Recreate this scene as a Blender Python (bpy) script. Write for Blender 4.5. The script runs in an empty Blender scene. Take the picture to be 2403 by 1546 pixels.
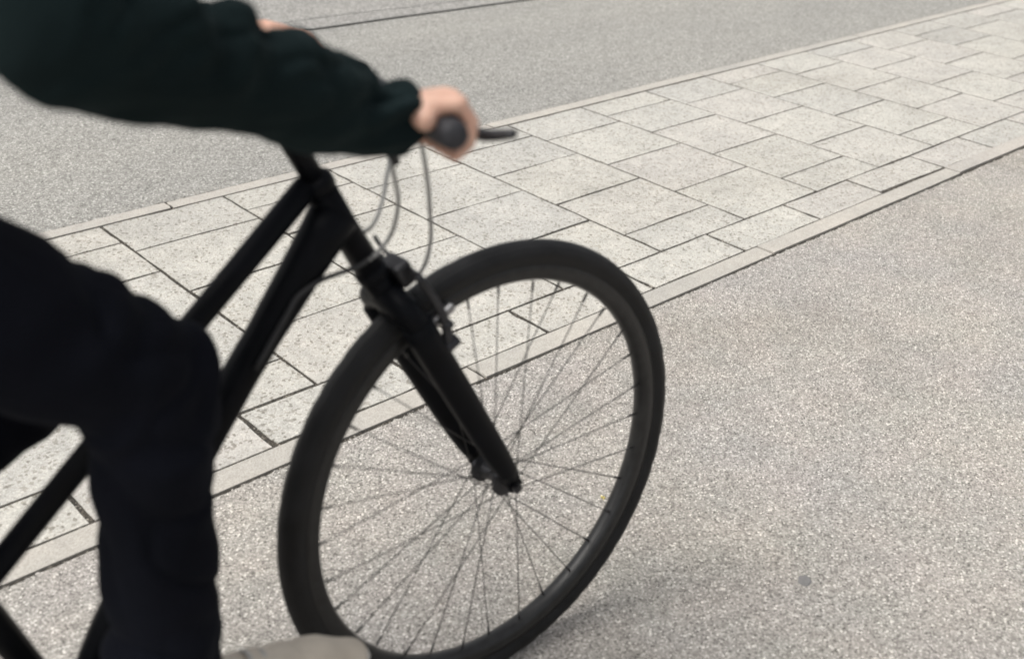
import bpy, bmesh, math, random
from mathutils import Vector, Matrix, noise
random.seed(7)
R = math.radians
scn = bpy.context.scene
COL = scn.collection

# ------------------------------------------------------------------ camera, sky, sun, exposure
H = 1.3191
cam_d = bpy.data.cameras.new('camera')
cam_d.sensor_width = 36.0
cam_d.lens = 36.0 * 2601.46 / 2403.0
cam_d.clip_start = 0.02
cam_d.clip_end = 3000
cam = bpy.data.objects.new('camera', cam_d)
COL.objects.link(cam)
right = Vector((0.735576, -0.675927, 0.045277))
down = Vector((-0.295193, -0.379965, -0.876634))
fwd = Vector((0.609745, 0.631466, -0.479022))
m = Matrix.Identity(4)
for i in range(3):
    m[i][0], m[i][1], m[i][2] = right[i], -down[i], -fwd[i]
m[2][3] = H
cam.matrix_world = m
scn.camera = cam
cam_d.dof.use_dof = True
cam_d.dof.focus_distance = 2.7
cam_d.dof.aperture_fstop = 3.2

SUN_EL, SUN_AZ = R(58), R(160)          # light comes from behind the rider, far side
world = bpy.data.worlds.new('World')
scn.world = world
world.use_nodes = True
wn = world.node_tree.nodes
wl = world.node_tree.links
bg = wn['Background']
sky = wn.new('ShaderNodeTexSky')
sky.sky_type = 'NISHITA'
sky.sun_disc = False
sky.sun_elevation = SUN_EL
sky.sun_rotation = R(90) - SUN_AZ
sky.dust_density = 5.0
sky.air_density = 1.0
hs = wn.new('ShaderNodeHueSaturation')   # grey overcast
hs.inputs['Saturation'].default_value = 0.18
wl.new(sky.outputs[0], hs.inputs['Color'])
wl.new(hs.outputs[0], bg.inputs[0])
bg.inputs[1].default_value = 0.105
sun_d = bpy.data.lights.new('sun', 'SUN')
sun_d.energy = 1.5
sun_d.angle = R(38)
sun_d.color = (1.0, 0.965, 0.91)
sun = bpy.data.objects.new('sun', sun_d)
COL.objects.link(sun)
sd = Vector((math.cos(SUN_EL) * math.cos(SUN_AZ), math.cos(SUN_EL) * math.sin(SUN_AZ), math.sin(SUN_EL)))
sun.rotation_euler = sd.to_track_quat('Z', 'Y').to_euler()
sun.location = sd * 20
vs = scn.view_settings
vs.view_transform = 'Standard'
vs.look = 'None'
vs.gamma = 1.0
vs.use_curve_mapping = False
vs.exposure = 0.80

# ------------------------------------------------------------------ materials
def new_mat(name):
    mt = bpy.data.materials.new(name)
    mt.use_nodes = True
    nt = mt.node_tree
    return mt, nt, nt.nodes['Principled BSDF']

def N(nt, typ, **kw):
    n = nt.nodes.new(typ)
    for k, v in kw.items():
        setattr(n, k, v)
    return n

def ramp(nt, stops, interp='LINEAR'):
    r = nt.nodes.new('ShaderNodeValToRGB')
    r.color_ramp.interpolation = interp
    e = r.color_ramp.elements
    while len(e) < len(stops):
        e.new(0.5)
    for i, (p, c) in enumerate(stops):
        e[i].position = p
        e[i].color = (*c, 1) if len(c) == 3 else c
    return r

def mixc(nt, typ, fac, a, b):
    n = nt.nodes.new('ShaderNodeMix')
    n.data_type = 'RGBA'
    n.blend_type = typ
    for sock, v in ((n.inputs[0], fac), (n.inputs[6], a), (n.inputs[7], b)):
        if hasattr(v, 'is_output') or isinstance(v, bpy.types.NodeSocket):
            nt.links.new(v, sock)
        elif isinstance(v, (int, float)):
            sock.default_value = v
        else:
            sock.default_value = (*v, 1)
    return n.outputs[2]

def aggregate(name, scale, stops, gap, tints, bump=0.5, rough=0.9, patch=0.16, fine=None, objrand=0.0, mortar=0.0, edge=(0.25, 0.75), stretch=None, stain=0.0):
    """pressed-stone surface: random-valued grains with darker gaps, soft tonal patches"""
    mt, nt, p = new_mat(name)
    L = nt.links
    geo = N(nt, 'ShaderNodeNewGeometry')
    pos = geo.outputs['Position']
    # small warp so the grains are not regular
    wn_ = N(nt, 'ShaderNodeTexNoise'); wn_.inputs['Scale'].default_value = scale * 0.7
    L.new(pos, wn_.inputs['Vector'])
    sub = N(nt, 'ShaderNodeVectorMath', operation='MULTIPLY_ADD')
    L.new(wn_.outputs['Color'], sub.inputs[0])
    sub.inputs[1].default_value = (0.9 / scale,) * 3
    L.new(pos, sub.inputs[2])
    v = N(nt, 'ShaderNodeTexVoronoi'); v.inputs['Scale'].default_value = scale
    v.inputs['Randomness'].default_value = 1.0
    L.new(sub.outputs[0], v.inputs['Vector'])
    sep = N(nt, 'ShaderNodeSeparateColor'); L.new(v.outputs['Color'], sep.inputs[0])
    rc = ramp(nt, stops); L.new(sep.outputs[0], rc.inputs[0])
    col = rc.outputs[0]
    # matrix between the grains
    dr = ramp(nt, [(edge[0], (0, 0, 0)), (edge[1], (1, 1, 1))]); L.new(v.outputs['Distance'], dr.inputs[0])
    mul = N(nt, 'ShaderNodeMath', operation='MULTIPLY'); L.new(dr.outputs[0], mul.inputs[0]); mul.inputs[1].default_value = mortar
    col = mixc(nt, 'MIX', mul.outputs[0], col, gap)
    if fine:
        v2 = N(nt, 'ShaderNodeTexVoronoi'); v2.inputs['Scale'].default_value = fine[0]
        L.new(sub.outputs[0], v2.inputs['Vector'])
        s2 = N(nt, 'ShaderNodeSeparateColor'); L.new(v2.outputs['Color'], s2.inputs[0])
        r2 = ramp(nt, fine[1], 'CONSTANT'); L.new(s2.outputs[1], r2.inputs[0])
        col = mixc(nt, 'MULTIPLY', fine[2], col, r2.outputs[0])
    # tonal patches
    for sc, amt, (ca, cb) in tints:
        nz = N(nt, 'ShaderNodeTexNoise'); nz.inputs['Scale'].default_value = sc
        nz.inputs['Detail'].default_value = 5; nz.inputs['Roughness'].default_value = 0.6
        if stretch:
            mp = N(nt, 'ShaderNodeMapping'); mp.inputs['Scale'].default_value = stretch
            L.new(pos, mp.inputs[0]); L.new(mp.outputs[0], nz.inputs['Vector'])
        else:
            L.new(pos, nz.inputs['Vector'])
        r3 = ramp(nt, [(0.35, ca), (0.65, cb)]); L.new(nz.outputs['Fac'], r3.inputs[0])
        col = mixc(nt, 'MULTIPLY', amt, col, r3.outputs[0])
    if stain:                                            # worn and soiled blotches, each with its own outline
        for sc, th, k_ in ((1.1, .56, 1.0), (14, .66, .8)):
            ns = N(nt, 'ShaderNodeTexNoise'); ns.inputs['Scale'].default_value = sc
            ns.inputs['Detail'].default_value = 8; ns.inputs['Roughness'].default_value = .65; ns.inputs['Distortion'].default_value = .6
            L.new(pos, ns.inputs['Vector'])
            rs_ = ramp(nt, [(th - .07, (1, 1, 1)), (th + .09, (1 - stain * k_, 1 - stain * k_ * 1.05, 1 - stain * k_ * 1.12))]); L.new(ns.outputs['Fac'], rs_.inputs[0])
            col = mixc(nt, 'MULTIPLY', 1.0, col, rs_.outputs[0])
        vs_ = N(nt, 'ShaderNodeTexVoronoi'); vs_.inputs['Scale'].default_value = 9
        L.new(sub.outputs[0], vs_.inputs['Vector'])
        sp_ = ramp(nt, [(.028, (.45, .43, .40)), (.045, (1, 1, 1))]); L.new(vs_.outputs['Distance'], sp_.inputs[0])
        col = mixc(nt, 'MULTIPLY', min(1, stain * 4), col, sp_.outputs[0])
    if objrand:
        oi = N(nt, 'ShaderNodeObjectInfo')
        ro = ramp(nt, [(0.0, (1 - objrand, 1 - objrand, 1 - objrand * 1.05)), (0.5, (1, 0.995, 0.97)), (1.0, (1 - objrand * .3, 1 - objrand * .5, 1 - objrand * .6))])
        L.new(oi.outputs['Random'], ro.inputs[0])
        col = mixc(nt, 'MULTIPLY', 1.0, col, ro.outputs[0])
    L.new(col, p.inputs['Base Color'])
    p.inputs['Roughness'].default_value = rough
    p.inputs['Specular IOR Level'].default_value = 0.25
    bp_ = N(nt, 'ShaderNodeBump'); bp_.inputs['Strength'].default_value = bump
    bp_.inputs['Distance'].default_value = 0.5 / scale
    inv = N(nt, 'ShaderNodeMath', operation='SUBTRACT'); inv.inputs[0].default_value = 1.0
    L.new(v.outputs['Distance'], inv.inputs[1])
    add = N(nt, 'ShaderNodeMath', operation='ADD'); L.new(inv.outputs[0], add.inputs[0]); L.new(sep.outputs[1], add.inputs[1])
    L.new(add.outputs[0], bp_.inputs['Height'])
    L.new(bp_.outputs[0], p.inputs['Normal'])
    return mt

M = {}
M['path'] = aggregate('cycle_path_asphalt', 290,
    [(0.0, (.115, .110, .101)), (.10, (.232, .222, .205)), (.45, (.342, .328, .304)), (.80, (.435, .418, .390)), (.93, (.52, .502, .47)), (1.0, (.79, .765, .715))],
    (.155, .150, .141), [(1.6, 1.0, ((.93, .92, .93), (1.02, 1.0, .965))), (7, .8, ((.92, .93, .92), (1.06, 1.03, 1.02))), (40, .7, ((.90, .90, .90), (1.08, 1.08, 1.08)))],
    bump=0.55, mortar=0.5, edge=(.35, .95), stain=.16)
M['road'] = aggregate('road_asphalt', 200,
    [(0.0, (.12, .117, .108)), (.12, (.195, .191, .177)), (.5, (.272, .266, .249)), (.85, (.36, .352, .331)), (1.0, (.53, .52, .49))],
    (.135, .132, .122), [(.8, 1.0, ((.92, .92, .92), (1.06, 1.05, 1.03))), (3.0, .8, ((.93, .93, .93), (1.06, 1.06, 1.05))), (45, .6, ((.90, .90, .90), (1.08, 1.08, 1.08)))],
    bump=0.45, mortar=0.45, edge=(.35, .95), stretch=(.35, 1, 1))
M['far'] = aggregate('far_road_asphalt', 120,
    [(0.0, (.16, .157, .15)), (.5, (.26, .253, .24)), (1.0, (.40, .39, .37))],
    (.12, .118, .11), [(.9, 1.0, ((.93, .93, .93), (1.06, 1.05, 1.03)))], bump=0.25, mortar=0.3, stretch=(.3, 1, 1))
M['slab'] = aggregate('granite_slab', 330,
    [(0.0, (.315, .304, .284)), (.15, (.402, .388, .366)), (.5, (.456, .441, .418)), (.85, (.510, .494, .468)), (1.0, (.62, .602, .572))],
    (.30, .295, .28), [(5, 1.0, ((.91, .91, .905), (1.05, 1.045, 1.03))), (26, .9, ((.90, .91, .90), (1.06, 1.06, 1.05)))],
    bump=0.22, mortar=0.3, fine=(150, [(0.0, (.48, .46, .43)), (.05, (.70, .68, .65)), (.12, (1, 1, 1)), (.94, (1.12, 1.12, 1.1))], .85), objrand=.09, stain=.12)
M['kerb'] = aggregate('kerb_concrete', 420,
    [(0.0, (.335, .32, .297)), (.5, (.405, .389, .364)), (1.0, (.485, .467, .438))],
    (.32, .31, .29), [(4, 1.0, ((.90, .90, .89), (1.05, 1.03, 1.0))), (35, .8, ((.92, .92, .92), (1.05, 1.05, 1.05)))],
    bump=0.15, mortar=0.25, objrand=.08)
M['joint'] = aggregate('joint_grit', 260,
    [(0.0, (.03, .027, .023)), (.6, (.06, .055, .047)), (.93, (.11, .10, .085)), (1.0, (.34, .32, .28))],
    (.03, .027, .024), [(20, 1.0, ((.75, .75, .75), (1.2, 1.15, 1.1)))], bump=0.5, mortar=0.3)
M['bitumen'] = aggregate('bitumen_seam', 200, [(0, (.09, .09, .085)), (1, (.17, .17, .16))], (.05, .05, .05), [(9, 1, ((.8, .8, .8), (1.3, 1.3, 1.3)))], bump=.3)

def simple(name, col, rough=.5, metal=0.0, nscale=60, namt=.25, bump=0.0, spec=.5, coat=0.0, sheen=0.0):
    mt, nt, p = new_mat(name)
    L = nt.links
    tc = N(nt, 'ShaderNodeTexCoord')
    nz = N(nt, 'ShaderNodeTexNoise'); nz.inputs['Scale'].default_value = nscale
    nz.inputs['Detail'].default_value = 6
    L.new(tc.outputs['Object'], nz.inputs['Vector'])
    r = ramp(nt, [(.3, tuple(c * (1 - namt) for c in col)), (.7, tuple(min(1, c * (1 + namt)) for c in col))])
    L.new(nz.outputs['Fac'], r.inputs[0])
    L.new(r.outputs[0], p.inputs['Base Color'])
    rr = ramp(nt, [(.3, (rough * .85,) * 3), (.7, (min(1, rough * 1.15),) * 3)])
    L.new(nz.outputs['Fac'], rr.inputs[0])
    L.new(rr.outputs[0], p.inputs['Roughness'])
    p.inputs['Metallic'].default_value = metal
    p.inputs['Specular IOR Level'].default_value = spec
    p.inputs['Coat Weight'].default_value = coat
    p.inputs['Sheen Weight'].default_value = sheen
    if bump:
        b_ = N(nt, 'ShaderNodeBump'); b_.inputs['Strength'].default_value = bump; b_.inputs['Distance'].default_value = .002
        L.new(nz.outputs['Fac'], b_.inputs['Height']); L.new(b_.outputs[0], p.inputs['Normal'])
    return mt

M['paint'] = simple('black_frame_paint', (.0035, .004, .0055), .45, 0, 30, .3, spec=.09)
M['tyre'] = simple('tyre_rubber', (.009, .009, .0095), .55, 0, 25, .5, bump=.15, spec=.25)
M['rim'] = simple('rim_anodised', (.026, .0257, .0255), .36, .5, 60, .2)
M['metal'] = simple('grey_metal', (.33, .33, .34), .35, .9, 50, .2)
M['darkmetal'] = simple('dark_metal', (.035, .035, .038), .42, .6, 50, .25)
M['spoke'] = simple('spoke_steel', (.055, .054, .053), .45, .6, 50, .2)
M['rubber'] = simple('grip_rubber', (.03, .03, .034), .6, 0, 120, .3, bump=.3, spec=.3)
M['cable'] = simple('pale_cable_housing', (.27, .27, .26), .5, 0, 80, .1)
M['cableblack'] = simple('black_cable_housing', (.014, .014, .015), .5, 0, 80, .1)
M['saddle'] = simple('saddle_vinyl', (.015, .015, .016), .5, 0, 60, .2, bump=.1)
M['reflect'] = simple('reflector_plastic', (.55, .55, .56), .2, 0, 40, .1)

def fabric(name, base, weave=900, rough=.9, sheen=.25, tint=(1, 1, 1)):
    mt, nt, p = new_mat(name)
    L = nt.links
    tc = N(nt, 'ShaderNodeTexCoord')
    nz = N(nt, 'ShaderNodeTexNoise'); nz.inputs['Scale'].default_value = 9; nz.inputs['Detail'].default_value = 4
    L.new(tc.outputs['Object'], nz.inputs['Vector'])
    r = ramp(nt, [(.3, tuple(c * .75 for c in base)), (.7, tuple(c * 1.25 for c in base))])
    L.new(nz.outputs['Fac'], r.inputs[0]); L.new(r.outputs[0], p.inputs['Base Color'])
    wv = N(nt, 'ShaderNodeTexNoise'); wv.inputs['Scale'].default_value = weave
    L.new(tc.outputs['Object'], wv.inputs['Vector'])
    b_ = N(nt, 'ShaderNodeBump'); b_.inputs['Strength'].default_value = .35; b_.inputs['Distance'].default_value = .0008
    L.new(wv.outputs['Fac'], b_.inputs['Height']); L.new(b_.outputs[0], p.inputs['Normal'])
    p.inputs['Roughness'].default_value = rough
    p.inputs['Specular IOR Level'].default_value = .06
    p.inputs['Sheen Weight'].default_value = sheen
    p.inputs['Sheen Roughness'].default_value = .5
    p.inputs['Sheen Tint'].default_value = (*tint, 1)
    return mt
M['jacket'] = fabric('dark_green_jacket_cloth', (.0066, .0122, .0130), tint=(.35, .5, .5), sheen=.05)
M['trousers'] = fabric('blue_black_trouser_cloth', (.0042, .0048, .0076), tint=(.4, .45, .55), sheen=.02)
M['shoe'] = fabric('pale_shoe_suede', (.60, .53, .44), weave=500, sheen=.1)
M['sole'] = simple('shoe_sole_rubber', (.55, .53, .49), .7, 0, 80, .15)
M['hair'] = simple('dark_brown_hair', (.03, .02, .014), .5, 0, 200, .5, bump=.6)
def skin_mat():
    mt, nt, p = new_mat('skin')
    L = nt.links
    tc = N(nt, 'ShaderNodeTexCoord')
    nz = N(nt, 'ShaderNodeTexNoise'); nz.inputs['Scale'].default_value = 45; nz.inputs['Detail'].default_value = 5
    L.new(tc.outputs['Object'], nz.inputs['Vector'])
    r = ramp(nt, [(.3, (.54, .31, .23)), (.7, (.66, .42, .32))])
    L.new(nz.outputs['Fac'], r.inputs[0]); L.new(r.outputs[0], p.inputs['Base Color'])
    p.inputs['Roughness'].default_value = .55
    p.inputs['Subsurface Weight'].default_value = .12
    p.inputs['Subsurface Radius'].default_value = (.012, .005, .003)
    p.inputs['Subsurface Scale'].default_value = .5
    b_ = N(nt, 'ShaderNodeBump'); b_.inputs['Strength'].default_value = .25; b_.inputs['Distance'].default_value = .001
    nf = N(nt, 'ShaderNodeTexNoise'); nf.inputs['Scale'].default_value = 260
    L.new(tc.outputs['Object'], nf.inputs['Vector'])
    L.new(nf.outputs['Fac'], b_.inputs['Height']); L.new(b_.outputs[0], p.inputs['Normal'])
    return mt
M['skin'] = skin_mat()
M['eye'] = simple('eye_white', (.7, .7, .68), .2)
M['gum'] = simple('grey_gum', (.17, .165, .16), .8, 0, 120, .15, bump=.2)
M['petal'] = simple('yellow_petal', (.52, .44, .12), .6, 0, 120, .2)

# ------------------------------------------------------------------ helpers
def obj(name, me, mat, parent=None, **props):
    if isinstance(me, bmesh.types.BMesh):
        bmesh.ops.recalc_face_normals(me, faces=me.faces)
        d = bpy.data.meshes.new(name); me.to_mesh(d); me.free(); me = d
    if mat and not me.materials:
        me.materials.append(mat)
    o = bpy.data.objects.new(name, me)
    COL.objects.link(o)
    if parent:
        o.parent = parent
    for k, v in props.items():
        o[k] = v
    return o

def smooth(o, on=True):
    for p in o.data.polygons:
        p.use_smooth = on
    return o

def frames(pts, up=None):
    out = []
    n = len(pts)
    prev = None
    for i in range(n):
        t = (pts[min(i + 1, n - 1)] - pts[max(i - 1, 0)]).normalized()
        if prev is None:
            ref = up or (Vector((0, 0, 1)) if abs(t.z) < .9 else Vector((1, 0, 0)))
            x = (ref - t * ref.dot(t)).normalized()
        else:
            x = (prev - t * prev.dot(t)).normalized()
        prev = x
        out.append((t, x, t.cross(x)))
    return out

def tube(bm, pts, rad, seg=12, cap=True, up=None, flat=1.0):
    """tube through pts; rad number or list; flat squeezes the second axis"""
    pts = [Vector(p) for p in pts]
    n = len(pts)
    rs = rad if isinstance(rad, (list, tuple)) else [rad] * n
    rings = []
    for (t, x, y), p, r in zip(frames(pts, up), pts, rs):
        rings.append([bm.verts.new(p + x * (r * math.cos(a)) + y * (r * flat * math.sin(a))) for a in [2 * math.pi * k / seg for k in range(seg)]])
    for A, B in zip(rings, rings[1:]):
        for k in range(seg):
            bm.faces.new((A[k], A[(k + 1) % seg], B[(k + 1) % seg], B[k]))
    if cap:
        bm.faces.new(rings[0][::-1]); bm.faces.new(rings[-1])
    return rings

def spline(ctrl, n=24):
    """Catmull-Rom through points"""
    P = [Vector(c) for c in ctrl]
    P = [P[0] * 2 - P[1]] + P + [P[-1] * 2 - P[-2]]
    out = []
    segs = len(P) - 3
    for k in range(n + 1):
        f = k / n * segs
        i = min(int(f), segs - 1)
        u = f - i
        p0, p1, p2, p3 = P[i:i + 4]
        out.append(.5 * (2 * p1 + (p2 - p0) * u + (2 * p0 - 5 * p1 + 4 * p2 - p3) * u * u + (3 * p1 - p0 - 3 * p2 + p3) * u ** 3))
    return out

def box(bm, c, sx, sy, sz, rot=None, bev=0.0):
    r = bmesh.ops.create_cube(bm, size=1)
    vs_ = r['verts']
    mt = Matrix.Translation(Vector(c)) @ (rot.to_4x4() if rot else Matrix.Identity(4)) @ Matrix.Diagonal((sx, sy, sz, 1))
    bmesh.ops.transform(bm, matrix=mt, verts=vs_)
    if bev:
        es = list({e for v in vs_ for e in v.link_edges})
        bmesh.ops.bevel(bm, geom=es, offset=bev, segments=2, affect='EDGES', profile=.6)

def ball(bm, c, r, sc=(1, 1, 1), sub=3, rot=None):
    q = bmesh.ops.create_icosphere(bm, subdivisions=sub, radius=r)
    mt = Matrix.Translation(Vector(c)) @ (rot.to_4x4() if rot else Matrix.Identity(4)) @ Matrix.Diagonal((*sc, 1))
    bmesh.ops.transform(bm, matrix=mt, verts=q['verts'])

def cone(bm, p0, r0, p1, r1, seg=14):
    """rounded, tapering limb piece"""
    p0, p1 = Vector(p0), Vector(p1)
    ax = p1 - p0
    L = ax.length
    t = ax / L
    pts, rs = [], []
    for k in range(4):
        a = math.pi / 2 * (1 - k / 4)
        pts.append(p0 - t * r0 * math.sin(a) * .999); rs.append(max(r0 * math.cos(a), r0 * .03))
    for k in range(5):
        u = k / 4
        pts.append(p0 + ax * u); rs.append(r0 + (r1 - r0) * u)
    for k in range(1, 5):
        a = math.pi / 2 * k / 4
        pts.append(p1 + t * r1 * math.sin(a) * .999); rs.append(max(r1 * math.cos(a), r1 * .03))
    # keep ring frames constant
    x = t.orthogonal().normalized(); y = t.cross(x)
    rings = [[bm.verts.new(p + x * r * math.cos(2 * math.pi * j / seg) + y * r * math.sin(2 * math.pi * j / seg)) for j in range(seg)] for p, r in zip(pts, rs)]
    for A, B in zip(rings, rings[1:]):
        for j in range(seg):
            bm.faces.new((A[j], A[(j + 1) % seg], B[(j + 1) % seg], B[j]))
    bm.faces.new(rings[0][::-1]); bm.faces.new(rings[-1])

def chain(bm, pts, rs, seg=14):
    for (a, ra), (b, rb) in zip(list(zip(pts, rs)), list(zip(pts, rs))[1:]):
        cone(bm, a, ra, b, rb, seg)

def remeshed(bm, voxel, it=4, fac=.5):
    """fuse overlapping pieces into one continuous surface"""
    bmesh.ops.recalc_face_normals(bm, faces=bm.faces)
    d = bpy.data.meshes.new('tmp'); bm.to_mesh(d); bm.free()
    o = bpy.data.objects.new('tmp', d); COL.objects.link(o)
    md = o.modifiers.new('r', 'REMESH'); md.mode = 'VOXEL'; md.voxel_size = voxel; md.use_smooth_shade = True
    ms = o.modifiers.new('s', 'SMOOTH'); ms.iterations = it; ms.factor = fac
    dg = bpy.context.evaluated_depsgraph_get()
    me = bpy.data.meshes.new_from_object(o.evaluated_get(dg))
    bpy.data.objects.remove(o); bpy.data.meshes.remove(d)
    for p in me.polygons:
        p.use_smooth = True
    return me

def displace(me, fn):
    me.update()
    ns = [v.normal.copy() for v in me.vertices]
    for v, n in zip(me.vertices, ns):
        v.co += n * fn(v.co, n)
    me.update()

# ------------------------------------------------------------------ ground
K = 1.03                       # metres per unit of the measured plan
YN0, YN1, YB, YF0, YF1 = 1.555 * K, 1.620 * K, 1.766 * K, 2.835 * K, 2.890 * K   # near kerb, border row, field, far kerb

def sheet(name, x0, x1, y0, y1, z, mat, **p):
    bm = bmesh.new()
    vsx = [bm.verts.new(v) for v in ((x0, y0, z), (x1, y0, z), (x1, y1, z), (x0, y1, z))]
    bm.faces.new(vsx)
    return obj(name, bm, mat, kind='structure', **p)

sheet('ground', -900, 900, -900, 900, -.06, M['far'], label='open ground stretching away round the street', category='ground')

def ragged(name, x0, x1, xa, xb, yedge, yfar, mat, amp, step, z, **p):
    """sheet whose edge against the kerb is uneven; fine steps only where it is seen"""
    bm = bmesh.new()
    xs = [x0]
    x = xa
    while x < xb:
        xs.append(x); x += step
    xs += [xb, x1]
    A, B = [], []
    for x in xs:
        j = amp * (noise.noise((x * 9, yedge, 0)) + 1.1 * noise.noise((x * 55, 3, yedge))) + (amp * 1.8 if random.random() < .07 else 0)
        A.append(bm.verts.new((x, yedge + j, z))); B.append(bm.verts.new((x, yfar, z)))
    for i in range(len(xs) - 1):
        bm.faces.new((A[i], A[i + 1], B[i + 1], B[i]))
    return obj(name, bm, mat, kind='structure', **p)

ragged('cycle_path', -60, 60, 0, 6, YN0 - .0055, -6, M['path'], .0028, .008, 0.0, label='warm grey pressed aggregate cycle path under the bicycle', category='path')
ragged('road', -60, 60, .8, 8, YF1 + .002, 4.36 * K + .12, M['road'], .0028, .01, -.001, label='grey asphalt road beyond the slab strip', category='road')

# band of older asphalt past the seam (the seam drifts slightly)
bm = bmesh.new()
def seam_y(x):
    return (4.38 - .05 * (x / K - 2.77)) * K + .006 * noise.noise((x * 1.3, 5, 0))
xs = [-60] + [i * .1 for i in range(0, 90)] + [60]
A = [bm.verts.new((x, 4.4 * K if abs(x) > 20 else seam_y(x), .003)) for x in xs]
B = [bm.verts.new((x, 14, .003)) for x in xs]
for i in range(len(xs) - 1):
    bm.faces.new((A[i], A[i + 1], B[i + 1], B[i]))
obj('road', bm, M['far'], kind='structure', label='paler far lane of asphalt beyond the dark seam', category='road')
for nm, off, w, wob in (('road_seam', 0, .0065, .006), ('road_seam', .17, .003, .02)):
    bm = bmesh.new()
    A, B = [], []
    for i in range(0, 180):
        x = i * .05
        y = seam_y(x) + off + wob * noise.noise((x * 2.1, off * 9, 2)) - (.03 * (x - 3) if off else 0)
        ww = w * (.8 + .6 * abs(noise.noise((x * 5, off, 7))))
        A.append(bm.verts.new((x, y - ww, .006))); B.append(bm.verts.new((x, y + ww, .006)))
    for i in range(len(A) - 1):
        bm.faces.new((A[i], A[i + 1], B[i + 1], B[i]))
    obj(nm, bm, M['bitumen'], kind='structure', label='dark bitumen seam along the road' if not off else 'thin wavering crack line past the road seam', category='seam')

# pavement strip: a dark grit bed with every slab and kerb stone laid on it
pav = sheet('pavement', -1.6, 11.4, YN0 - .03, YF1 + .02, -.0022, M['joint'], label='pale granite slab strip between cycle path and road', category='pavement')
sheet('pavement', 11.4, 60, YN0 + .002, YF1 - .002, -.0005, M['slab'], label='far end of the slab strip along the road', category='pavement')
sheet('pavement', -60, -1.6, YN0 + .002, YF1 - .002, -.0005, M['slab'], label='rear end of the slab strip along the road', category='pavement')

def slab(name, x0, x1, y0, y1, gap, mat, zj=.0003, rag=.0010, rot=0.0, bev=.0012, z0=0.0):
    """a stone with slightly chipped edges: outline of 16 points, top face and bevelled flank"""
    cx, cy = (x0 + x1) / 2, (y0 + y1) / 2
    hx, hy = (x1 - x0) / 2 - gap * .62, (y1 - y0) / 2 - gap * .40
    ring = []
    for (ax, ay), (bx, by) in (((-1, -1), (1, -1)), ((1, -1), (1, 1)), ((1, 1), (-1, 1)), ((-1, 1), (-1, -1))):
        for k in range(4):
            u = k / 4 + (random.uniform(-.06, .06) if k else 0)
            px, py = ax + (bx - ax) * u, ay + (by - ay) * u
            j = random.gauss(0, rag)
            if random.random() < .05:
                j -= rag * 3
            ring.append((px * (hx + j), py * (hy + j)))
    bm = bmesh.new()
    tx, ty = random.gauss(0, .0004), random.gauss(0, .0004)
    dz = z0 + random.gauss(0, zj)
    top, bot = [], []
    for (px, py) in ring:
        s = 1 - bev / max(abs(px), abs(py), .01)
        qx, qy = px - math.copysign(min(bev, abs(px)), px) * (abs(px) > hx * .9), py - math.copysign(min(bev, abs(py)), py) * (abs(py) > hy * .9)
        top.append(bm.verts.new((qx, qy, tx * qx + ty * qy)))
        bot.append(bm.verts.new((px, py, -.016)))
    bm.faces.new(top)
    n = len(ring)
    for i in range(n):
        bm.faces.new((bot[i], bot[(i + 1) % n], top[(i + 1) % n], top[i]))
    o = obj(name, bm, mat, pav)
    o.location = (cx, cy, dz)
    o.rotation_euler = (0, 0, rot + random.gauss(0, .0012))
    return o

xcols = [1.125, 1.506, 1.885, 2.272, 2.660, 3.043, 3.419, 3.797, 4.166]
d = .379
while xcols[0] > -1.3:
    xcols.insert(0, xcols[0] - d)
while xcols[-1] < 10.6:
    xcols.append(xcols[-1] + d)
i0 = min(range(len(xcols)), key=lambda i: abs(xcols[i] - 1.125))
for i in range(len(xcols) - 1):
    xa, xb = xcols[i] * K, xcols[i + 1] * K
    ys = [1.766, 2.046, 2.334, 2.628, 2.835] if (i - i0) % 2 == 0 else [1.766, 1.908, 2.19, 2.478, 2.70, 2.835]
    ys = [y + (random.gauss(0, .002) if 0 < k < len(ys) - 1 else 0) for k, y in enumerate(ys)]
    for ya, yb in zip(ys, ys[1:]):
        slab('paving_slab', xa, xb, ya * K, yb * K, .0060, M['slab'])
xb_ = [.553, .930, 1.311, 1.690, 2.080, 2.470, 2.851, 3.212, 3.611, 3.965]
while xb_[0] > -1.2:
    xb_.insert(0, xb_[0] - .38)
while xb_[-1] < 10.6:
    xb_.append(xb_[-1] + .379)
for xa, xb in zip(xb_, xb_[1:]):
    if abs(xa - 3.212) < .01:      # the slab that sits askew and leaves a wedge of grit
        slab('paving_slab', xa * K, xb * K, YN1 + .011, YB, .0075, M['slab'], rot=-.028)
    else:
        slab('paving_slab', xa * K, xb * K, YN1, YB, .0085, M['slab'])
xk = [-1.0, .2, 1.430, 2.515, 3.60, 4.80, 6.0, 7.2, 8.4, 9.6, 10.8]
for k, (xa, xb) in enumerate(zip(xk, xk[1:])):
    dy = [0, 0, 0, .001, .004, -.003, .002, 0, 0, 0][k]
    slab('kerb_stone', xa * K, xb * K, YN0 + dy, YN1 + dy * .3, .0055, M['kerb'], zj=.0008, z0=.003, rag=.0008)
xk = [-1.1, .12, 1.346, 2.60, 3.803, 5.03, 6.25, 7.5, 8.7, 9.9, 11.0]
for xa, xb in zip(xk, xk[1:]):
    slab('kerb_stone', xa * K, xb * K, YF0, YF1, .0050, M['kerb'], zj=.0008, z0=.002, rag=.0008)

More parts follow.
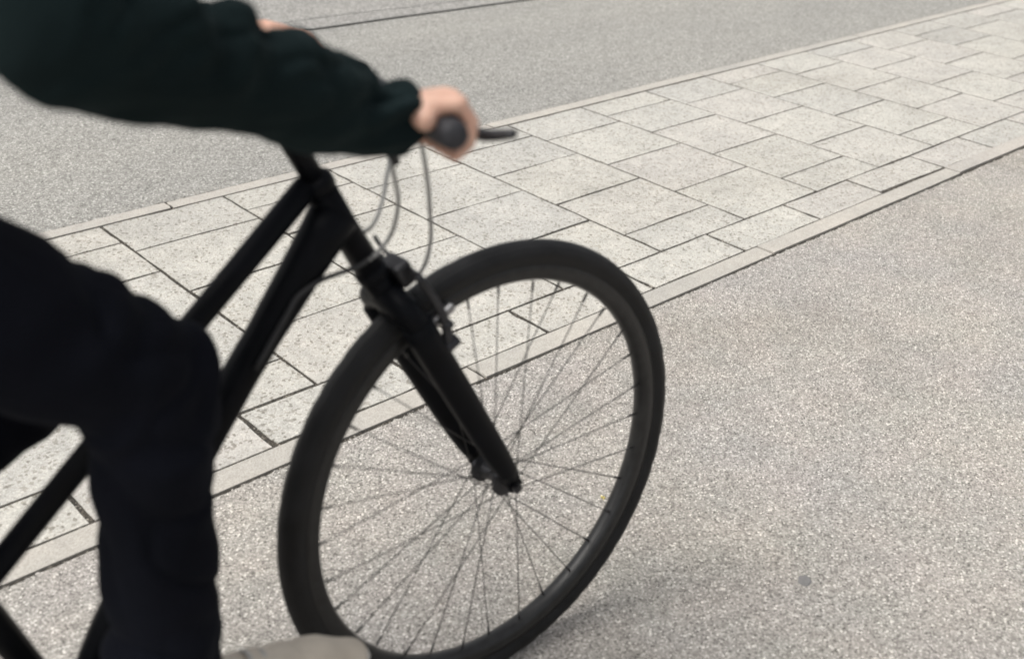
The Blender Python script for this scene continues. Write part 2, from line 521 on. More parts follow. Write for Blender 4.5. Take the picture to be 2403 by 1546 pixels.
# flattened chewing gum and a fallen yellow petal on the cycle path
bm = bmesh.new()
top, bot = [], []
for k in range(22):
    a = 2 * math.pi * k / 22
    r = .0135 * (1 + .12 * math.sin(2 * a + .6) + .06 * math.sin(5 * a))
    top.append(bm.verts.new((r * .82 * math.cos(a), r * .82 * math.sin(a), .0016))); bot.append(bm.verts.new((r * math.cos(a), r * math.sin(a), .0)))
bm.faces.new(top)
for k in range(22):
    bm.faces.new((bot[k], bot[(k + 1) % 22], top[(k + 1) % 22], top[k]))
g = obj('chewing_gum', bm, M['gum'], label='flattened dark grey chewing gum spot on the cycle path', category='chewing gum')
g.location = (1.4182 * K, .7063 * K, .0004)
bm = bmesh.new()
for k in range(5):
    a = 2 * math.pi * k / 5 + .3
    u, w = Vector((math.cos(a), math.sin(a), 0)), Vector((-math.sin(a), math.cos(a), 0))
    L = .008 if k % 2 else .006
    p = [bm.verts.new(Vector((0, 0, .002))), bm.verts.new(u * L * .5 + w * .0016 + Vector((0, 0, .003))), bm.verts.new(u * L + Vector((0, 0, .0008))), bm.verts.new(u * L * .5 - w * .0016 + Vector((0, 0, .003)))]
    bm.faces.new(p)
g = obj('fallen_blossom', bm, M['petal'], label='tiny yellow blossom lying on the cycle path behind the wheel', category='blossom')
g.location = (1.316 * K, 1.091 * K, .0)

# loose grit gathered along the kerb and in the joints, far too fine to count
bm = bmesh.new()
def grain(x, y, z, r):
    k = random.uniform(0, 6.28)
    up_ = bm.verts.new((x, y, z + r * random.uniform(.6, 1)))
    ring_ = [bm.verts.new((x + r * random.uniform(.7, 1.3) * math.cos(k + a), y + r * random.uniform(.7, 1.3) * math.sin(k + a), z - r * .2)) for a in (0, 1.3, 2.6, 3.8, 5.1)]
    for i in range(5):
        bm.faces.new((up_, ring_[i], ring_[(i + 1) % 5]))
for i in range(1500):
    x = random.uniform(.2, 5.5)
    grain(x, YN0 - .004 - abs(random.gauss(0, .018)), .0005, random.choice((.0010, .0014, .0020, .0028)))
for i in range(900):
    grain(random.uniform(.8, 7), YF1 + abs(random.gauss(0, .02)), .0, random.choice((.0012, .0018, .0026)))
for i in range(500):
    grain(random.uniform(.2, 5.5), YN1 + random.gauss(0, .003), .0, random.choice((.0010, .0016)))
for i in range(1300):
    grain(random.uniform(.2, 4.0), random.uniform(-.2, YN0), .0005, random.choice((.0012, .0018, .0024, .0034)))
obj('grit', bm, M['path'], kind='stuff', label='loose fine grit scattered on the path and along the kerb', category='grit')

# ------------------------------------------------------------------ bicycle space: X forward, Y to the rider's left, Z up, origin under the front axle
yaw, lean = -0.0435, 0.0663
fa = Vector((math.cos(yaw), math.sin(yaw), 0))
fn = Vector((-math.sin(yaw), math.cos(yaw), 0))
fb = math.cos(lean) * Vector((0, 0, 1)) + math.sin(lean) * fn
fm = fb.cross(fa)
RW = .355
Cw = Vector((.909284, .962947, .35535))
MB = Matrix.Identity(4)
org = Cw - fb * RW
for i in range(3):
    MB[i][0], MB[i][1], MB[i][2], MB[i][3] = fa[i], fm[i], fb[i], org[i]

def P(s, h, o=0.0):
    """point given relative to the front axle: forward, up, to the left"""
    return Vector((s, o, h + RW))

bike = bpy.data.objects.new('bicycle', None)
COL.objects.link(bike)
bike.matrix_world = MB
bike['label'] = 'black step-through bicycle ridden along the pale grey path'
bike['category'] = 'bicycle'

ax_dir = (Vector((-.271, 0, .523))).normalized()     # steering axis, from the axle up
ax_f = Vector((ax_dir.z, 0, -ax_dir.x))              # forward, square to it
def S(l, f=0.0, o=0.0):
    """point along the steering axis: l up from the axle, f forward of it, o to the left"""
    return Vector((0, 0, RW)) + ax_dir * l + ax_f * f + Vector((0, o, 0))

BB = P(-.635, -.07)
HT0, HT1 = S(.425), S(.555)
SEATTOP = P(-.645 - .28 * .54, -.07 + .96 * .54)
TTJ = P(-.708, .136)
RA = P(-1.11, 0)

# frame
bm = bmesh.new()
tube(bm, [HT0, HT0 * .5 + HT1 * .5, HT1], [.0185, .0172, .0185], 20)
tube(bm, [P(-.270, .497), P(-.45, .3515), TTJ], [.0155, .0145, .0145], 16)
tube(bm, spline([S(.515), P(-.342, .334), P(-.402, .262), P(-.556, .064), BB], 20), [.030, .0275, .0255, .024, .023] + [.0215] * 8 + [.0185] * 8, 18)
tube(bm, [BB - (SEATTOP - BB) * .03, SEATTOP], .0165, 16)
tube(bm, [BB + Vector((0, -.036, 0)), BB + Vector((0, .036, 0))], .021, 18)
for s in (-1, 1):
    tube(bm, spline([BB + Vector((-.02, s * .022, 0)), BB + Vector((-.2, s * .045, .02)), RA + Vector((.03, s * .064, 0))], 8), .0095, 10)
    tube(bm, spline([SEATTOP + Vector((0, s * .012, -.03)), SEATTOP * .5 + RA * .5 + Vector((0, s * .055, 0)), RA + Vector((.01, s * .066, .02))], 8), .0075, 10)
    box(bm, RA + Vector((.005, s * .067, .006)), .055, .006, .045, None, .002)
smooth(obj('frame', bm, M['paint'], bike))
for l in (.418, .560):
    bm = bmesh.new()
    tube(bm, [S(l - .008), S(l - .006), S(l + .006), S(l + .011)], [.0185, .0205, .0205, .016], 20)
    smooth(obj('headset', bm, M['paint'], bike))

# fork: crown, two blades tapering to the dropouts
bm = bmesh.new()
tube(bm, [S(.36), S(.42)], [.018, .0165], 16)
tube(bm, spline([S(.335, 0, -.044), S(.362, 0, -.036), S(.378, 0, 0), S(.362, 0, .036), S(.335, 0, .044)], 16), [.017] * 4 + [.0195] * 9 + [.017] * 4, 14)
for s in (-1, 1):
    tube(bm, spline([S(.345, 0, s * .042), S(.22, .001, s * .0425), S(.10, .002, s * .0425), S(.018, .004, s * .0425)], 14), [.0215, .0215, .0215, .0214, .0212, .021, .0207, .0203, .0198, .0193, .0187, .018, .017, .0158, .014], 14, up=Vector((1, 0, 0)), flat=.86)
    box(bm, S(.010, .003, s * .0425), .024, .006, .036, Matrix.Rotation(-math.atan2(.271, .523), 3, 'Y'), .002)
smooth(obj('fork', bm, M['paint'], bike))

# wheels
def lathe(bm, prof, seg, c=Vector((0, 0, 0))):
    """profile (radius, y) spun round the axle"""
    rings = []
    for k in range(seg):
        a = 2 * math.pi * k / seg
        rings.append([bm.verts.new((c.x + r * math.cos(a), c.y + y, c.z + r * math.sin(a))) for r, y in prof])
    n = len(prof)
    for k in range(seg):
        A, B = rings[k], rings[(k + 1) % seg]
        for j in range(n):
            bm.faces.new((A[j], A[(j + 1) % n], B[(j + 1) % n], B[j]))

def wheel(centre, turn, axl):
    bm = bmesh.new()
    prof = [(.3215, -.0125), (.3235, -.0140), (.3225, -.0150), (.309, -.0142), (.303, -.0128), (.2995, -.0075), (.2975, 0), (.2995, .0075), (.303, .0128), (.309, .0142), (.3225, .0150), (.3235, .0140), (.3215, .0125), (.314, .010), (.314, -.010)]
    lathe(bm, prof, 120)
    w = smooth(obj('wheel', bm, M['rim'], bike))
    w.location = centre
    w.rotation_euler = (0, turn, 0)
    # tyre: rounded carcass, a raised tread edge and a bead line
    bm = bmesh.new()
    prof = []
    rc, ro = .3365, .0188
    for k in range(34):
        a = math.pi * 1.30 * (k / 33 - .5)
        r = ro
        if abs(abs(a) - R(48)) < R(5): r += .0009
        if abs(abs(a) - R(36)) < R(4): r -= .0007
        if abs(a) < R(9): r += .0006
        if abs(abs(a) - R(88)) < R(4): r += .0004
        prof.append((rc + r * math.cos(a), r * math.sin(a)))
    prof = [(.3175, -.0125)] + prof + [(.3175, .0125)]
    seg = 176
    rings = []
    for k in range(seg):
        a = 2 * math.pi * k / seg
        ring = []
        for j, (r, y) in enumerate(prof):
            if (R(20) < abs(math.atan2(y, r - rc)) < R(62)) and k % 4 == (0 if y > 0 else 2):
                q = .955
                r, y = rc + (r - rc) * q, y * q
            ring.append(bm.verts.new((r * math.cos(a), y, r * math.sin(a))))
        rings.append(ring)
    n = len(prof)
    for k in range(seg):
        A_, B_ = rings[k], rings[(k + 1) % seg]
        for j in range(n - 1):
            bm.faces.new((A_[j], A_[j + 1], B_[j + 1], B_[j]))
    smooth(obj('tyre', bm, M['tyre'], w))
    bm = bmesh.new()
    tube(bm, [(0, y, 0) for y in (-.029, -.027, -.025, -.022, -.018, 0, .018, .022, .025, .027, .029)], [.012, .0235, .0235, .0235, .014, .012, .014, .0235, .0235, .0235, .012], 24)
    tube(bm, [(0, -axl, 0), (0, axl, 0)], .0045, 12)
    for s in (-1, 1):
        tube(bm, [(0, s * (axl - .008), 0), (0, s * (axl - .001), 0)], .0075, 6)
    smooth(obj('hub', bm, M['darkmetal'], w), False)
    n = 32
    for k in range(n):
        s = 1 if k % 2 else -1
        a1 = 2 * math.pi * (k + .5) / n
        lead = 1 if (k // 2) % 2 else -1
        a0 = a1 + lead * R(62)
        bm = bmesh.new()
        p0 = Vector((.0215 * math.cos(a0), s * .0245, .0215 * math.sin(a0)))
        p1 = Vector((.2965 * math.cos(a1), s * .003, .2965 * math.sin(a1)))
        tube(bm, [p0, p1 - (p1 - p0).normalized() * .013], .0009, 6)
        tube(bm, [p1 - (p1 - p0).normalized() * .014, p1], .0019, 6)
        smooth(obj('spoke', bm, M['spoke'], w))
    bm = bmesh.new()
    tube(bm, [(.294, 0, 0), (.262, 0, 0), (.261, 0, 0), (.253, 0, 0)], [.003, .003, .0036, .0036], 10)
    smooth(obj('valve', bm, M['darkmetal'], w))
    return w
wheel(P(0, 0), R(-116), .055)
wheel(RA, R(9), .078)

# stem, bars, grips, levers
BAR = P(-.206, .612)                                # centre of the bar
turn = Matrix.Rotation(R(-10.3), 3, 'Z') @ Matrix.Rotation(R(-2.4), 3, 'X')
def HB(x, y, z):
    """point fixed to the turned bars: forward, left, up from the bar centre"""
    return BAR + turn @ Vector((x, y, z))
bm = bmesh.new()
tube(bm, [S(.560), S(.665)], [.0135, .0135], 16)
tube(bm, spline([S(.640), S(.655, .03), BAR], 8), [.016] * 9, 14)
tube(bm, [HB(0, -.022, 0), HB(0, .022, 0)], .0205, 18)
smooth(obj('stem', bm, M['paint'], bike))
GE = .305                                           # half width of the bars
bm = bmesh.new()
tube(bm, spline([HB(-.022, -GE + .01, -.004), HB(-.010, -.17, -.001), HB(.0, -.07, 0), HB(0, 0, 0), HB(0, .07, 0), HB(-.010, .17, -.001), HB(-.022, GE - .01, -.004)], 24), .0112, 14)
smooth(obj('handlebar', bm, M['darkmetal'], bike))
def grip_axis(s):
    return HB(-.022, s * GE, -.004), HB(-.0125, s * (GE - .13), -.0015)
for s in (-1, 1):
    g0, g1 = grip_axis(s)
    bm = bmesh.new()
    k = [0, .03, .06, .10, .2, .35, .5, .65, .8, .93, .94, 1.0]
    rr = [.0100, .0130, .0140, .0142, .0145, .0150, .0154, .0150, .0146, .0146, .0190, .0190]
    tube(bm, [g0.lerp(g1, t) for t in k], rr, 22)
    smooth(obj('grip', bm, M['rubber'], bike))
    # brake lever: clamp and blade in front of the grip
    bm = bmesh.new()
    c0 = g1.lerp(g0, -.18)
    tube(bm, [c0.lerp(g0, -.06), c0.lerp(g0, .06)], .0165, 16)
    box(bm, c0 + Vector((.026, 0, -.006)), .042, .026, .020, None, .005)
    blade = spline([c0 + Vector((.045, 0, -.012)), c0 + Vector((.056, s * .012, -.020)), g1.lerp(g0, .25) + Vector((.056, 0, -.022)), g1.lerp(g0, .62) + Vector((.056, 0, -.020)), g1.lerp(g0, .92) + Vector((.074, 0, -.013))], 18)
    tube(bm, blade, [.0065] * 15 + [.0062, .006, .0055, .0045], 10, flat=.75)
    smooth(obj('brake_lever', bm, M['darkmetal'], bike))

# cable housings
def cable(pts, r=.0026, mat='cable', n=30):
    bm = bmesh.new()
    tube(bm, spline(pts, n), r, 8)
    return smooth(obj('cable', bm, M[mat], bike))
def px(u, v, o):
    """point on the bicycle at lateral offset o that the photograph shows at pixel u, v"""
    x, y = (u - 1201.5) / 2601.46, (v - 773.) / 2601.46
    d_ = right * x + down * y + fwd
    c_ = Vector((0, 0, H))
    w = (Cw + fm * o - c_).dot(fm) / d_.dot(fm)
    q = c_ + d_ * w - Cw
    return P(q.dot(fa), q.dot(fb), o)
ga, gb = grip_axis(-1)
lv = gb.lerp(ga, -.18) + Vector((.03, .012, -.012))
cable([lv, px(1000, 400, -.11), px(1008, 480, -.07), px(1010, 570, -.04), px(985, 640, -.02), px(925, 655, .0)], mat='cable')
cable([lv + Vector((-.012, .005, -.004)), px(922, 382, -.12), px(935, 470, -.07), px(920, 545, -.04), px(888, 590, -.034), px(866, 610, -.033)], mat='cable', n=36)
gl0, gl1 = grip_axis(1)
lv2 = gl1.lerp(gl0, -.18) + Vector((.03, -.012, -.012))
cable([lv2, px(900, 330, .04), px(905, 430, .015), px(880, 520, 0), px(846, 548, .012), px(822, 556, .02)], mat='cable')
cable([px(874, 603, -.033), px(838, 626, -.029), px(760, 655, -.028), px(703, 692, -.026), px(672, 742, -.028), px(600, 868, -.027)], r=.0032, mat='cableblack')
bm = bmesh.new()                                     # ferrule where the housing leaves the shifter
tube(bm, [px(912, 335, -.125), px(918, 358, -.122), px(930, 382, -.12)], [.007, .006, .005], 12)
smooth(obj('cable_ferrule', bm, M['darkmetal'], bike))

# front rim brake: two arms ahead of the fork blades with pads, and a noodle across
for s in (-1, 1):
    bm = bmesh.new()
    tube(bm, spline([S(.285, .022, s * .047), S(.32, .034, s * .046), S(.36, .036, s * .044), S(.398, .034, s * .041)], 10), [.0085, .008, .0075, .007, .007, .0065, .0065, .006, .006, .006, .0055], 10, flat=.7)
    tube(bm, [S(.285, .0, s * .047), S(.285, .036, s * .047)], .0085, 12)
    tube(bm, [S(.312, .028, s * .047), S(.312, .040, s * .047)], .007, 6)
    ar = smooth(obj('brake_arm', bm, M['darkmetal'], bike))
    bm = bmesh.new()
    rot = Matrix.Rotation(-R(30), 3, 'Y')
    box(bm, S(.309, .034, s * .0225), .058, .0115, .0125, rot, .003)
    tube(bm, [S(.311, .034, s * .026), S(.311, .034, s * .050)], .0038, 10)
    obj('brake_pad', bm, M['metal' if s < 0 else 'rubber'], ar)
bm = bmesh.new()
tube(bm, spline([S(.396, .036, -.041), S(.402, .038, -.01), S(.405, .040, .03), S(.42, .045, .05)], 14), .0028, 8)
smooth(obj('brake_noodle', bm, M['darkmetal'], bike))
bm = bmesh.new()
box(bm, S(.395, .030, -.004), .024, .040, .034, Matrix.Rotation(-R(27), 3, 'Y'), .006)
smooth(obj('lamp_bracket', bm, M['darkmetal'], bike), False)

# saddle and post
bm = bmesh.new()
tube(bm, [SEATTOP - (SEATTOP - BB) * .1, SEATTOP + (SEATTOP - BB).normalized() * .10], .0132, 14)
smooth(obj('seat_post', bm, M['metal'], bike))
SAD = SEATTOP + (SEATTOP - BB).normalized() * .125
bm = bmesh.new()
rows = []
for i in range(15):
    t = i / 14
    x = -.13 + .27 * t
    wd = .075 * (1 - t) ** .8 + .020 + (.012 * math.sin(t * math.pi) if t > .3 else 0)
    if t < .12: wd *= .75 + 2.1 * t
    zc = .014 * math.cos(t * 5.5) + .01
    rows.append([bm.verts.new(SAD + Vector((x, wd * math.cos(a), zc + (.022 if math.sin(a) > 0 else .030) * math.sin(a)))) for a in [2 * math.pi * k / 18 for k in range(18)]])
for A_, B_ in zip(rows, rows[1:]):
    for k in range(18):
        bm.faces.new((A_[k], A_[(k + 1) % 18], B_[(k + 1) % 18], B_[k]))
bm.faces.new(rows[0][::-1]); bm.faces.new(rows[-1])
smooth(obj('saddle', bm, M['saddle'], bike))

# drivetrain
CR = R(-12)                                            # right crank, forward and a little down
cdir = Vector((math.cos(CR), 0, math.sin(CR)))
bm = bmesh.new()
prof = []
n = 44
for k in range(n * 2):
    a = math.pi * k / n
    r = .088 + (.004 if k % 2 else 0)
    prof.append((r, a))
f1 = [bm.verts.new(BB + Vector((r * math.cos(a), -.048, r * math.sin(a)))) for r, a in prof]
f2 = [bm.verts.new(BB + Vector((r * math.cos(a), -.044, r * math.sin(a)))) for r, a in prof]
i1 = [bm.verts.new(BB + Vector((.066 * math.cos(a), -.048, .066 * math.sin(a)))) for r, a in prof]
i2 = [bm.verts.new(BB + Vector((.066 * math.cos(a), -.044, .066 * math.sin(a)))) for r, a in prof]
q = len(prof)
for k in range(q):
    j = (k + 1) % q
    bm.faces.new((f1[k], f1[j], i1[j], i1[k])); bm.faces.new((f2[j], f2[k], i2[k], i2[j]))
    bm.faces.new((f1[j], f1[k], f2[k], f2[j])); bm.faces.new((i1[k], i1[j], i2[j], i2[k]))
for k in range(5):
    a = 2 * math.pi * k / 5
    tube(bm, [BB + Vector((0, -.047, 0)), BB + Vector((.07 * math.cos(a), -.046, .07 * math.sin(a)))], [.009, .006], 8)
obj('chainring', bm, M['darkmetal'], bike)
for s in (-1, 1):
    d_ = cdir if s < 0 else -cdir
    bm = bmesh.new()
    tube(bm, [BB + Vector((0, s * .030, 0)), BB + Vector((0, s * .072, 0))], .013, 14)
    tube(bm, [BB + Vector((0, s * .066, 0)), BB + Vector((0, s * .072, 0)) + d_ * .17], [.014, .010], 12, flat=.6)
    smooth(obj('crank', bm, M['metal'], bike))
    bm = bmesh.new()
    pc = BB + d_ * .17
    tube(bm, [pc + Vector((0, s * .072, 0)), pc + Vector((0, s * .185, 0))], .006, 10)
    box(bm, pc + Vector((0, s * .135, 0)), .085, .088, .022, None, .005)
    obj('pedal', bm, M['rubber'], bike)
bm = bmesh.new()                                       # rear sprocket
tube(bm, [RA + Vector((0, -.048, 0)), RA + Vector((0, -.038, 0))], .038, 28)
obj('sprocket', bm, M['darkmetal'], bike)
bm = bmesh.new()                                       # chain loop
loop = []
for k in range(13):
    a = R(-92) + R(184) * k / 12
    loop.append(BB + Vector((.090 * math.cos(a), -.046, .090 * math.sin(a))))
for k in range(11):
    a = R(88) + R(184) * k / 10
    loop.append(RA + Vector((.040 * math.cos(a), -.046, .040 * math.sin(a))))
loop.append(loop[0])
tube(bm, loop, .0042, 6, cap=False)
obj('chain', bm, M['darkmetal'], bike)

# ------------------------------------------------------------------ the rider
per = bpy.data.objects.new('person', None)
COL.objects.link(per)
per.matrix_world = MB
per['label'] = 'person in dark green-black jacket, black trousers and pale shoes riding the bicycle'
per['category'] = 'person'

hipR, hipL = P(-.86, .645, -.095), P(-.86, .645, .095)
kneeR, kneeL = P(-.535, .405, -.150), P(-.575, .300, .125)
ankR, ankL = P(-.522, .020, -.150), P(-.955, .10, .165)
shR, shL = P(-.68, 1.03, -.185), P(-.68, 1.03, .185)
neck = P(-.655, 1.10)
head = P(-.585, 1.275)

def hand_frame(s):
    g0, g1 = grip_axis(s)
    e1 = (g1 - g0).normalized()                         # from little finger towards the index
    e2 = Vector((1, 0, 0)); e2 = (e2 - e1 * e2.dot(e1)).normalized()
    e3 = e2.cross(e1) if e2.cross(e1).z > 0 else e1.cross(e2)
    return g0 + e1 * .016, e1, e2, e3

def hand(bm, s):
    o, e1, e2, e3 = hand_frame(s)
    p = lambda a, b, c: o + e1 * a + e2 * b + e3 * c
    wrist = p(.040, -.064, .012)
    xs_ = [.004, .0225, .0415, .0605]
    ln = [.82, .95, 1.0, .94]
    for x, l in zip(xs_, ln):
        mcp = p(x, .0135 * l, .0250 - .10 * x + (.003 if .02 < x < .06 else 0))
        pip = p(x - .001, .0275 * l, .0060)
        dip = p(x, .0240 * l, -.0125)
        tip = p(x + .001, .0060, -.0235)
        if s > 0:                                       # left fingers reach for the lever
            pip, dip, tip = p(x, .058 * l, .012), p(x, .076 * l, -.008), p(x, .066 * l, -.024)
        r = .0078 * (.88 if x < .01 else 1)
        chain(bm, [wrist.lerp(mcp, .10), wrist.lerp(mcp, .62) + e3 * .002, mcp], [.0125, .0108, .0090])
        chain(bm, [mcp, pip, dip, tip], [r * 1.12, r * 1.06, r * .97, r * .90])
    cone(bm, p(.010, -.020, .0130), .0120, p(.056, -.022, .0115), .0130)    # heel of the palm over the grip
    cone(bm, p(.024, -.045, .011), .0120, p(.054, -.045, .010), .0130)
    chain(bm, [p(.055, -.048, .008), p(.078, -.026, -.002), p(.086, -.002, -.019), p(.082, .018, -.026)], [.0145, .0125, .0105, .0088])
    return wrist

elbR, elbL = P(-.605, .755, -.285), P(-.555, .775, .290)
bm = bmesh.new()
wr = {}
for s, el, sh in ((-1, elbR, shR), (1, elbL, shL)):
    w = hand(bm, s)
    wr[s] = w
    chain(bm, [w, w.lerp(el, .35), el, el.lerp(sh, .5), sh], [.0225, .031, .036, .040, .045])
for hp, kn, an, bk in ((hipR, kneeR, ankR, Vector((-.034, 0, .012))), (hipL, kneeL, ankL, Vector((.02, 0, .02)))):
    cf = kn.lerp(an, .35) + bk * .3
    chain(bm, [hp, hp.lerp(kn, .5), kn, cf, kn.lerp(an, .8) + bk, an + bk * .6], [.075, .062, .044, .040, .028, .027])
cone(bm, hipR, .08, hipL, .08)
cone(bm, P(-.84, .70, -.05), .09, P(-.76, .90, -.05), .095)
cone(bm, P(-.84, .70, .05), .09, P(-.76, .90, .05), .095)
cone(bm, P(-.76, .90, -.07), .09, P(-.69, 1.02, -.10), .07)
cone(bm, P(-.76, .90, .07), .09, P(-.69, 1.02, .10), .07)
cone(bm, shR, .05, shL, .05)
chain(bm, [P(-.68, 1.05), neck, P(-.62, 1.19)], [.062, .054, .052])
# head: skull, jaw, nose, ears, brow, lips
ball(bm, head, .088, (1.02, .84, 1.10))
ball(bm, head + Vector((.028, 0, -.070)), .060, (1.0, .88, 1.0))
cone(bm, head + Vector((.085, 0, .006)), .010, head + Vector((.101, 0, -.030)), .0145)
cone(bm, head + Vector((.074, -.03, .020)), .011, head + Vector((.074, .03, .020)), .011)
cone(bm, head + Vector((.080, -.016, -.064)), .0085, head + Vector((.080, .016, -.064)), .0085)
cone(bm, head + Vector((.080, -.013, -.077)), .0085, head + Vector((.080, .013, -.077)), .0085)
ball(bm, head + Vector((.066, 0, -.108)), .022)
for s in (-1, 1):
    ball(bm, head + Vector((-.006, s * .078, -.016)), .030, (.62, .32, 1.1))
me = remeshed(bm, .0029, 2, .5)
smooth(obj('body', me, M['skin'], per))
for s in (-1, 1):
    bm = bmesh.new(); ball(bm, head + Vector((.070, s * .031, .003)), .0135, sub=2)
    smooth(obj('eye', bm, M['eye'], per))

# hair: a shell over the skull with strands of relief
bm = bmesh.new()
ball(bm, head + Vector((-.012, 0, .020)), .098, (1.02, .90, 1.06), 4)
ball(bm, head + Vector((-.045, 0, -.030)), .075, (.9, 1.0, 1.1), 4)
me = remeshed(bm, .006, 3, .5)
displace(me, lambda c, n: .006 * noise.noise(Vector((c.x * 30, c.y * 70, c.z * 30))) + (-.05 if (c - head).x > .045 and (c - head).z < .055 else 0))
smooth(obj('hair', me, M['hair'], per))

# trousers
bm = bmesh.new()
hemR, hemL = P(-.590, .012, -.155), P(-.915, .125, .165)
chain(bm, [hipR, hipR.lerp(kneeR, .45) + Vector((0, 0, .003)), hipR.lerp(kneeR, .8) + Vector((0, 0, .006)), kneeR + Vector((-.004, 0, -.004))], [.094, .084, .0725, .0630], 22)
chain(bm, [kneeR, kneeR.lerp(hemR, .35) + Vector((.003, 0, 0)), kneeR.lerp(hemR, .7) + Vector((.013, 0, 0)), hemR + Vector((.008, 0, 0))], [.0640, .0550, .0580, .0690], 22)
chain(bm, [hipL, hipL.lerp(kneeL, .5), kneeL], [.098, .085, .066], 22)
chain(bm, [kneeL, kneeL.lerp(hemL, .4), hemL], [.065, .058, .062], 22)
cone(bm, hipR + Vector((0, .02, .02)), .105, hipL + Vector((0, -.02, .02)), .105, 22)
me = remeshed(bm, .0055, 5, .5)
kR, hR, aR = kneeR, hipR, hemR
def trouser_fold(c, n):
    d1 = (c - kR).length
    w = math.exp(-(d1 / .10) ** 2)
    v = noise.noise(Vector((c.x * 13, c.y * 9, c.z * 13)))
    f = (.004 if c.x < kR.x - .05 and c.z > kR.z - .03 else .009) * (abs(noise.noise(Vector((c.x * 8 + c.z * 10, c.y * 12, c.z * 6 - c.x * 9)))) - .2)
    bunch = .0028 * math.sin(c.z * 95 + 3 * v + c.x * 20) * max(0, 1 - abs(c.z - aR.z - .07) / .14)
    kn = .006 * math.sin((c.x - c.z) * 70 + 4 * v) * w
    r_ = noise.noise(Vector((c.x * 9 + c.z * 5, c.y * 5, c.z * 9 - c.x * 4)))
    return f + bunch + kn + .003 * v - .0055 * max(0, 1 - abs(r_) * 8) * (.15 if c.x < kR.x - .06 and c.z > kR.z - .03 else 1)
displace(me, trouser_fold)
smooth(obj('trousers', me, M['trousers'], per))

# jacket: torso and two loose sleeves gathered at the cuffs
bm = bmesh.new()
for s in (-1, 1):
    cone(bm, P(-.845, .70, s * .065), .120, P(-.775, .88, s * .065), .118, 20)
    cone(bm, P(-.775, .88, s * .065), .118, P(-.695, 1.02, s * .09), .095, 20)
    cone(bm, P(-.70, 1.00, s * .05), .10, (shR if s < 0 else shL), .080, 20)
cone(bm, P(-.755, .72, 0), .105, P(-.73, .90, 0), .100, 20)
cone(bm, P(-.69, 1.05, 0), .085, P(-.650, 1.125, 0), .070, 20)
slv = {}
for s, el, sh in ((-1, elbR, shR), (1, elbL, shL)):
    w = wr[s]
    o, e1, e2, e3 = hand_frame(s)
    cuff = o + e1 * .040 - e2 * .030 + e3 * .006
    pts = [cuff, w.lerp(el, .10), w.lerp(el, .22), w.lerp(el, .38) + Vector((0, 0, .006)), w.lerp(el, .56) + Vector((0, 0, .005)), w.lerp(el, .78), el]
    rs = [.0335, .0400, .0445, .0475, .0490, .0535, .0600]
    chain(bm, pts, rs, 22)
    chain(bm, [el, el.lerp(sh, .5), sh], [.060, .066, .080], 22)
    slv[s] = (cuff, el, sh)
cone(bm, P(-.70, .75, -.09), .085, P(-.69, .86, -.10), .09, 20)
me = remeshed(bm, .0048, 3, .5)
def jacket_fold(c, n):
    out = .0
    v = noise.noise(c * 11)
    s = -1 if c.y < 0 else 1
    cu, el, sh = slv[s]
    axv = el - cu
    t = (c - cu).dot(axv) / axv.length_squared
    radial = (c - (cu + axv * max(0, min(1, t)))).length
    if -.25 < t < 1.05 and radial < .11:
        tw = n.z * 1.1 + n.y * .5
        ph = t * 13.5 + 2.6 * noise.noise(Vector((t * 3, n.z * .9, n.x * .9 + s))) + tw
        amp = .0085 * (1.2 - .5 * t) * (.12 + .88 * max(0, min(1, n.z * .9 + .35)))
        out += amp * (math.sin(ph) ** 2 * 1.6 - .8) * (1 if t > .06 else max(0, (t + .04) / .10))
        out += .0045 * (noise.noise(Vector((t * 7 + n.z * 2, n.y * 2, n.x * 2))))
        for k_, (fa_, fz_, dp) in enumerate(((5.5, 1.3, .0060), (9.0, -1.6, .0035))):      # sharp creases running askew round the arm
            r_ = noise.noise(Vector((t * fa_ + n.z * fz_, n.y * 1.4 - t * 2, 4 + 7 * k_ + s)))
            out -= dp * max(0, 1 - abs(r_) * 7) * (1 if t > .10 else max(0, t * 10)) * (.1 + .9 * max(0, min(1, n.z * .9 + .4)))
    else:
        out += .012 * (abs(noise.noise(Vector((c.x * 6 + c.z * 7, c.y * 7, c.z * 4 - c.x * 5)))) - .2)
    return out + .0025 * v
displace(me, jacket_fold)
for v in me.vertices:                                  # cut the sleeve ends square
    for s in (-1, 1):
        cu, el, sh = slv[s]
        dv = (cu - el).normalized()
        k = (v.co - cu).dot(dv)
        if k > 0 and (v.co - cu).length < .09:
            v.co -= dv * k
me.update()
smooth(obj('jacket', me, M['jacket'], per))

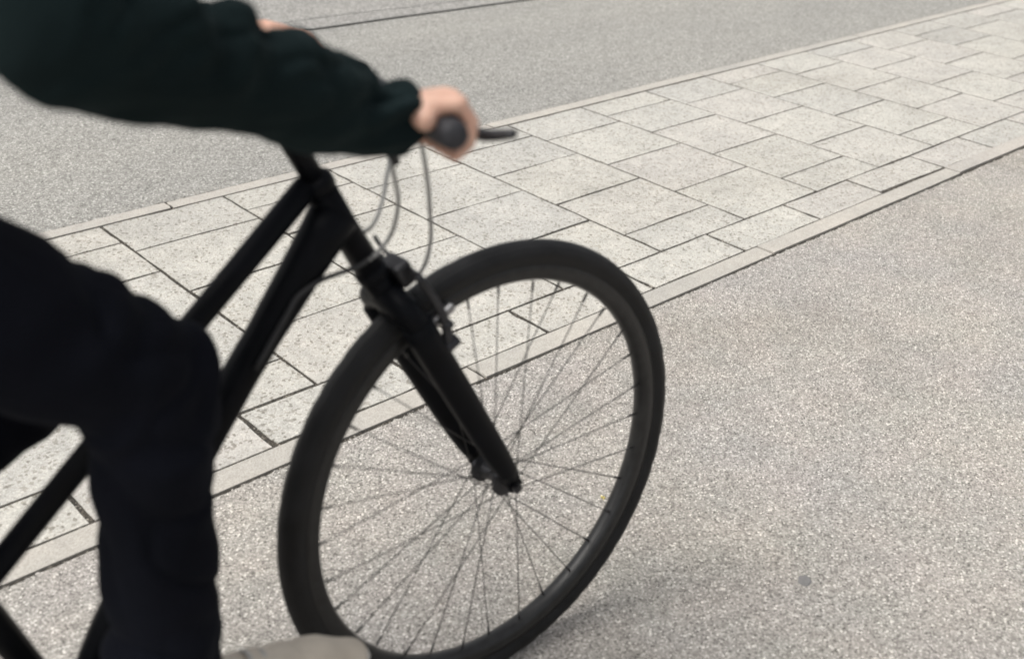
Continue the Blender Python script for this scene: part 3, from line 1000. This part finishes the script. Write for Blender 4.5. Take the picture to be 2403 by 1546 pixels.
# shoes
def shoe(ank, toe_dir, toe_tip_len, s):
    u = toe_dir.normalized()
    side = Vector((0, 1, 0))
    up = u.cross(side); up = up if up.z > 0 else -up
    heel = ank - u * .066 - up * .085
    q = lambda a, b, c: heel + u * a + side * b + up * c
    bm = bmesh.new()
    cone(bm, q(.038, 0, .040), .036, q(.038, 0, .080), .040, 18)
    chain(bm, [q(.05, 0, .070), q(.12, 0, .058), q(.19, -s * .004, .042), q(.246, -s * .010, .027)], [.043, .042, .038, .021], 18)
    for o_ in (-1, 1):
        chain(bm, [q(.04, o_ * .012, .030), q(.12, o_ * .016, .028), q(.19, o_ * .020 - s * .004, .028), q(.243, o_ * .014 - s * .010, .022)], [.028, .026, .028, .018], 16)
    me_ = remeshed(bm, .005, 4, .5)
    def cr(c, n):
        a = (c - heel).dot(u)
        return -.002 * max(0, math.sin(a * 190)) * (1 if .13 < a < .20 and n.dot(up) > .3 else 0) + .0012 * noise.noise(c * 40)
    displace(me_, cr)
    sh_ = smooth(obj('shoe', me_, M['shoe'], per))
    bm = bmesh.new()
    top, bot = [], []
    for k in range(28):
        a = 2 * math.pi * k / 28
        lx = .128 * math.cos(a)
        wy = (.040 + .007 * math.cos(a)) * math.sin(a)
        top.append(bm.verts.new(q(.132 + lx * 1.06, wy * 1.06 - s * .006 * (lx / .128), .022 + .006 * max(0, math.cos(a)) ** 3)))
        bot.append(bm.verts.new(q(.132 + lx * 1.04, wy * 1.04 - s * .006 * (lx / .128), -.004 + .010 * max(0, math.cos(a)) ** 3)))
    bm.faces.new(top); bm.faces.new(bot[::-1])
    for k in range(28):
        j = (k + 1) % 28
        bm.faces.new((bot[k], bot[j], top[j], top[k]))
    obj('sole', bm, M['sole'], sh_)
    for k in range(4):
        bm = bmesh.new()
        a = .105 + .018 * k
        hz = .104 - .0052 * k * 1.6
        tube(bm, spline([q(a, -.030, hz - .016), q(a + .006, 0, hz + .002), q(a, .030, hz - .016)], 8), .0028, 8)
        smooth(obj('lace', bm, M['sole'], sh_))
shoe(ankR, Vector((.99, -.02, -.03)), .3, -1)
shoe(ankL, Vector((.86, .05, -.50)), .3, 1)
